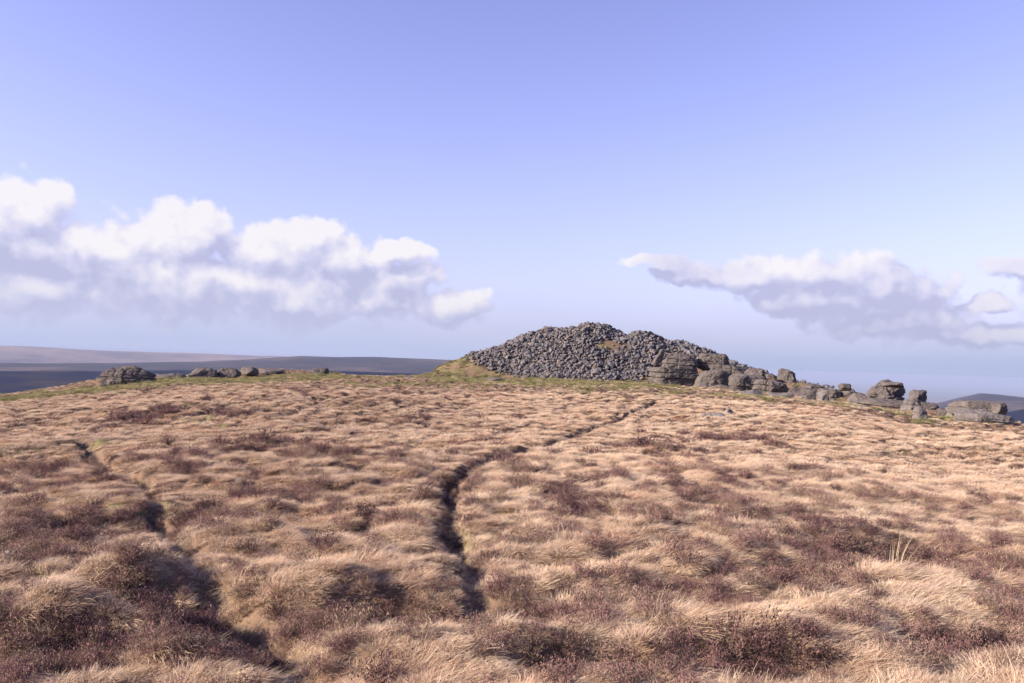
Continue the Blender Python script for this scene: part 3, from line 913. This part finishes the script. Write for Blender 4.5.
STONES = [stone_mesh(i) for i in range(14)]
def cairn_points(n):
    a = rng.uniform(azs(465, 370)[0], azs(838, 390)[0], n); r = rng.uniform(62, 78.5, n)
    x, y = r * np.sin(a), r * np.cos(a)
    mh = mound_h(x, y)
    z = height(x, y, False)
    P = np.stack([x, y, z], 1)
    px, py, _ = project(P)
    ok = (mh > .25) & (py < np.interp(px, UPX, LOWY) + rng.normal(0, 1.6, n))
    # a turf patch high on the right of the cairn, and thinning at the left
    q = ((px - 612) / 17) ** 2 + ((py - 346) / 6) ** 2
    ok &= (q > 1) | (rng.uniform(0, 1, n) < .04)
    q = ((px - 625) / 14) ** 2 + ((py - 366) / 7) ** 2
    ok &= (q > 1) | (rng.uniform(0, 1, n) < .3)
    ok &= rng.uniform(0, 1, n) > .85 * smooth(750, 800, px)
    ok &= rng.uniform(0, 1, n) < smooth(468, 505, px) * (1 - .65 * smooth(-9, -1, py - np.interp(px, UPX, LOWY)) * (rng.uniform(0, 1, n) < .8)) + .04
    return P[ok], px[ok], py[ok]


P, PX, PY = cairn_points(130000)
order = rng.permutation(len(P)); P, PX, PY = P[order], PX[order], PY[order]
keep = []
cell = {}
for i, p in enumerate(P):
    kx, ky = int(p[0] / .155), int(p[1] / .155)
    if any(cell.get((kx + a, ky + b), 0) for a in (-0, 0) for b in (0,)):
        continue
    cell[(kx, ky)] = 1; keep.append(i)
P, PX, PY = P[keep], PX[keep], PY[keep]
size = rng.lognormal(math.log(.31), .42, len(P)).clip(.15, .95)
P[:, 2] += rng.uniform(-.02, .22, len(P))
front = np.hypot(P[:, 0], P[:, 1]) < R_CAIRN + .8
score = size * np.where(front, 1, .01) + np.where(PX > 660, .05, 0)
rank = np.argsort(-score)
rest_v, rest_f, off = [], [], 0
from mathutils import Euler
base_arrays = []
for me in STONES:
    v = np.empty(len(me.vertices) * 3, np.float32); me.vertices.foreach_get('co', v)
    f = np.array([p.vertices[:] for p in me.polygons]); base_arrays.append((v.reshape(-1, 3), f))
for n, i in enumerate(rank):
    k = int(rng.integers(0, len(STONES)))
    e = Euler((rng.normal(0, .5), rng.normal(0, .5), rng.uniform(0, 6.28)))
    if n < 300:
        o = link('cairn_stone', STONES[k], P[i]); o.rotation_euler = e; o.scale = (size[i],) * 3
        tag(o, 'grey angular granite stone heaped with hundreds like it on the cairn', 'stone', 'larger stones heaped on the cairn')
    else:
        v, f = base_arrays[k]
        w = (v * size[i] * 1.0) @ np.array(e.to_matrix()).T + P[i]
        rest_v.append(w); rest_f.append(f + off); off += len(w)
o = link('cairn_rubble', mesh_from('cairn_rubble', np.concatenate(rest_v), np.concatenate(rest_f), M_stone, False))
tag(o, 'mass of smaller grey stones filling the cairn between the larger ones', 'rubble', None, 'stuff')


# ------------------------------------------------------------------ haze
def box(name, lo, hi, mat):
    V = [(x, y, z) for x in (lo[0], hi[0]) for y in (lo[1], hi[1]) for z in (lo[2], hi[2])]
    Fq = [(0, 1, 3, 2), (4, 6, 7, 5), (0, 4, 5, 1), (2, 3, 7, 6), (0, 2, 6, 4), (1, 5, 7, 3)]
    return link(name, mesh_from(name, V, Fq, mat, False))


hm_, HN = new_mat('air')
pv = HN.n.new('ShaderNodeVolumePrincipled'); pv.inputs['Color'].default_value = (.38, .455, .625, 1); pv.inputs['Density'].default_value = .80e-4
pv.inputs['Anisotropy'].default_value = 0.0
ho = HN.n.new('ShaderNodeOutputMaterial'); HN.l.new(pv.outputs[0], ho.inputs['Volume'])
hz = box('haze', (-62500, -62500, -440), (62500, 62500, 9), hm_)
tag(hz, 'pale blue haze in the air over the far moors', 'haze', None, 'stuff')

# ------------------------------------------------------------------ sky, sun
SUN_AZ, SUN_EL = math.radians(-106), math.radians(24)
w = bpy.data.worlds.new('World'); scene.world = w; w.use_nodes = True
w.node_tree.nodes.clear(); N = NT(w.node_tree)
sky = N.node('ShaderNodeTexSky'); sky.sky_type = 'NISHITA'; sky.sun_disc = False
sky.sun_elevation = SUN_EL; sky.sun_rotation = SUN_AZ; sky.altitude = 550; sky.air_density = 1.0; sky.dust_density = .6; sky.ozone_density = 2.0
tc = N.node('ShaderNodeTexCoord').outputs['Generated']
sep = N.n.new('ShaderNodeSeparateXYZ'); N.l.new(tc, sep.inputs[0])
az = N.math('ARCTAN2', sep.outputs[0], sep.outputs[1]); el = N.math('ARCSINE', sep.outputs[2])
uv = N.n.new('ShaderNodeCombineXYZ')
N.l.new(N.math('MULTIPLY', az, F / 100), uv.inputs[0]); N.l.new(N.math('MULTIPLY', el, F / 100), uv.inputs[1])

# cloud bodies: px, py, radius x, radius y (in hundredths of a radian-ish units)
BLOBS = [(32, 212, 46, 30), (30, 250, 60, 30), (100, 250, 60, 26), (165, 240, 62, 34), (205, 232, 44, 28), (262, 255, 58, 36), (310, 240, 44, 24), (330, 262, 66, 34),
         (398, 250, 34, 13), (400, 280, 46, 24), (455, 308, 44, 20), (60, 290, 90, 26), (180, 290, 110, 34), (290, 300, 100, 30), (370, 300, 60, 22), (-60, 240, 90, 60), (-200, 230, 120, 60),
         (652, 262, 34, 6), (700, 275, 50, 14), (760, 275, 60, 20), (822, 270, 60, 22), (880, 290, 70, 28), (820, 300, 80, 20), (900, 320, 70, 22), (988, 306, 24, 9),
         (1024, 268, 34, 12), (960, 334, 70, 12), (1160, 300, 90, 30), (120, 268, 120, 24), (250, 282, 110, 26), (350, 285, 70, 24), (1300, 300, 130, 50)]


def cloud_group():
    g = bpy.data.node_groups.new('cloud_density', 'ShaderNodeTree')
    g.interface.new_socket('P', in_out='INPUT', socket_type='NodeSocketVector')
    g.interface.new_socket('D', in_out='OUTPUT', socket_type='NodeSocketFloat')
    G = NT(g); gi = G.n.new('NodeGroupInput'); go = G.n.new('NodeGroupOutput')
    p = gi.outputs[0]
    n1 = G.noise(p, 2.2, 5, .58, True)
    dsp = G.vmath('MULTIPLY', G.vmath('SUBTRACT', n1, (.5, .5, .5)), (.34, .26, 0))
    q = G.vmath('ADD', p, dsp)
    acc = None
    for px, py, rx, ry in BLOBS:
        d = ray(px, py)
        c = (math.atan2(d[0], d[1]) * F / 100, math.asin(d[2]) * F / 100, 0)
        v = G.vmath('MULTIPLY', G.vmath('SUBTRACT', q, c), (100 / rx, 100 / ry, 0))
        l = G.math('SUBTRACT', 1, G.vmath('LENGTH', v, out=1))
        if acc is None:
            acc = l
        else:
            nd = G.n.new('ShaderNodeMath'); nd.operation = 'SMOOTH_MAX'
            G.l.new(acc, nd.inputs[0]); G.l.new(l, nd.inputs[1]); nd.inputs[2].default_value = .25; acc = nd.outputs[0]
    def puff(sc, amt, base):
        v = G.n.new('ShaderNodeTexVoronoi'); v.voronoi_dimensions = '2D'; v.feature = 'SMOOTH_F1'; v.inputs['Smoothness'].default_value = .35
        G.l.new(q2, v.inputs['Vector']); v.inputs['Scale'].default_value = sc
        return G.math('MULTIPLY', G.math('SUBTRACT', .42, v.outputs['Distance']), amt)
    q2 = G.vmath('ADD', p, G.vmath('MULTIPLY', G.vmath('SUBTRACT', n1, (.5, .5, .5)), (.30, .30, 0)))
    acc = G.math('ADD', acc, puff(2.6, .6, 0))
    acc = G.math('ADD', acc, puff(7.0, .34, 0))
    acc = G.math('ADD', acc, G.math('MULTIPLY', G.math('SUBTRACT', G.noise(p, 9, 4, .6), .5), .35))
    G.l.new(acc, go.inputs[0])
    return g


CG = cloud_group()


def dens(vec):
    n = N.n.new('ShaderNodeGroup'); n.node_tree = CG; N.l.new(vec, n.inputs[0]); return n.outputs[0]


d0 = dens(uv.outputs[0])
d1 = dens(N.vmath('ADD', uv.outputs[0], (-.09, .15, 0)))
sv = N.n.new('ShaderNodeSeparateXYZ'); N.l.new(uv.outputs[0], sv.inputs[0]); vv = sv.outputs[1]
hard = N.sstep(vv, .10, .70)
al1 = N.sstep(d0, -.08, .26); al2 = N.sstep(d0, -.15, .5)
alpha = N.math('ADD', N.math('MULTIPLY', al1, hard), N.math('MULTIPLY', al2, N.math('SUBTRACT', 1, hard)))
lit1 = N.sstep(N.math('SUBTRACT', d0, d1), -.7, .8)
nz = N.noise(uv.outputs[0], 2.0, 5, .6, True)
qq = N.vmath('ADD', uv.outputs[0], N.vmath('MULTIPLY', N.vmath('SUBTRACT', nz, (.5, .5, .5)), (.5, .4, 0)))
lit = N.math('ADD', N.math('SUBTRACT', N.math('MULTIPLY', lit1, 1.0), .08), N.math('MULTIPLY', N.sstep(vv, .1, 1.35), .28))
# the shaded undersides of the cloud towers
for px, py, rx, ry, st in [(40, 262, 75, 24, .55), (228, 254, 40, 18, .40), (375, 288, 75, 26, .42), (290, 320, 120, 16, .25), (100, 318, 120, 14, .2), (440, 318, 50, 14, .2),
                           (680, 272, 70, 22, .55), (850, 312, 110, 24, .42), (905, 268, 40, 14, .30), (1020, 270, 40, 20, .4), (930, 340, 90, 14, .2)]:
    d = ray(px, py); c = (math.atan2(d[0], d[1]) * F / 100, math.asin(d[2]) * F / 100, 0)
    l = N.vmath('LENGTH', N.vmath('MULTIPLY', N.vmath('SUBTRACT', qq, c), (100 / rx, 100 / ry, 0)), out=1)
    lit = N.math('SUBTRACT', lit, N.math('MULTIPLY', N.sstep(l, 1.3, .0), st * .8))
lit = N.math('SUBTRACT', lit, N.math('MULTIPLY', N.sstep(az, .05, .2), .20))
lit = N.math('ADD', lit, N.math('MULTIPLY', N.math('SUBTRACT', N.noise(qq, 3.2, 5, .62), .5), .75))
K = .07 * 2 ** EXPOSURE


def sk(r, g, b):
    return tuple((((c / 255 + .055) / 1.055) ** 2.4) / K for c in (r, g, b))


ccol = N.ramp(lit, [(0, (0, 0, 0)), (1, (1, 1, 1))])
ccol = N.ramp(lit, [(.05, sk(188, 190, 222)), (.36, sk(208, 208, 235)), (.60, sk(227, 224, 242)), (1.0, sk(252, 247, 248))])
# Nishita, tinted; thin high air and low haze lift it towards the horizon
skyc = N.mix(1.0, sky.outputs[0], (1.66, 1.18, 1.54), 'MULTIPLY')
hz1 = N.math('POWER', N.math('SUBTRACT', 1, N.math('MAXIMUM', sep.outputs[2], 0.0), clamp=True), 6)
veil = N.noise(N.vmath('MULTIPLY', uv.outputs[0], (.35, 1.3, 1)), 1.0, 3, .5)
f = N.math('MULTIPLY', hz1, N.math('ADD', .90, N.math('MULTIPLY', veil, .30)))
skyc = N.mix(N.math('MINIMUM', f, 1.0), skyc, sk(186, 200, 238))
final = N.mix(N.math('MULTIPLY', alpha, .88), skyc, ccol)
low = N.math('MULTIPLY', N.sstep(sep.outputs[2], .11, .0), N.math('ADD', .5, N.math('MULTIPLY', N.noise(N.vmath('MULTIPLY', uv.outputs[0], (.5, 2.2, 1)), 1.3, 4, .55), .6)))
lowc = N.mix(N.sstep(az, -.3, .35), sk(198, 203, 234), sk(178, 186, 218))
final = N.mix(N.math('MULTIPLY', low, .68), final, lowc)
bg = N.n.new('ShaderNodeBackground'); bg.inputs[1].default_value = .07; N.l.new(final, bg.inputs[0])
wo = N.n.new('ShaderNodeOutputWorld'); N.l.new(bg.outputs[0], wo.inputs['Surface'])
w.cycles.sampling_method = 'MANUAL'; w.cycles.sample_map_resolution = 256

sl = bpy.data.lights.new('sun', 'SUN'); sl.energy = 5.0; sl.angle = math.radians(.5); sl.color = (1, .86, .72)
so = bpy.data.objects.new('sun', sl); COL.objects.link(so)
sd = Vector((math.sin(SUN_AZ) * math.cos(SUN_EL), math.cos(SUN_AZ) * math.cos(SUN_EL), math.sin(SUN_EL)))
so.rotation_euler = sd.to_track_quat('Z', 'Y').to_euler(); so.location = (-20, -10, 20)

# ------------------------------------------------------------------ camera, render
cd = bpy.data.cameras.new('camera'); cam = bpy.data.objects.new('camera', cd); COL.objects.link(cam)
cd.sensor_width = 36; cd.lens = F / 1024 * 36; cd.clip_start = .05; cd.clip_end = 200000
Mx = Matrix(((RT[0], UP[0], -fw[0], EYE[0]), (RT[1], UP[1], -fw[1], EYE[1]), (RT[2], UP[2], -fw[2], EYE[2]), (0, 0, 0, 1)))
cam.matrix_world = Mx
scene.camera = cam
scene.view_settings.view_transform = 'Standard'; scene.view_settings.look = 'None'; scene.view_settings.exposure = EXPOSURE; scene.view_settings.gamma = 1
cy = scene.cycles
cy.max_bounces = 5; cy.diffuse_bounces = 2; cy.glossy_bounces = 1; cy.transmission_bounces = 2; cy.volume_bounces = 1; cy.transparent_max_bounces = 4
cy.caustics_reflective = False; cy.caustics_refractive = False
cy.use_denoising = True; cy.use_adaptive_sampling = True; cy.adaptive_threshold = .025
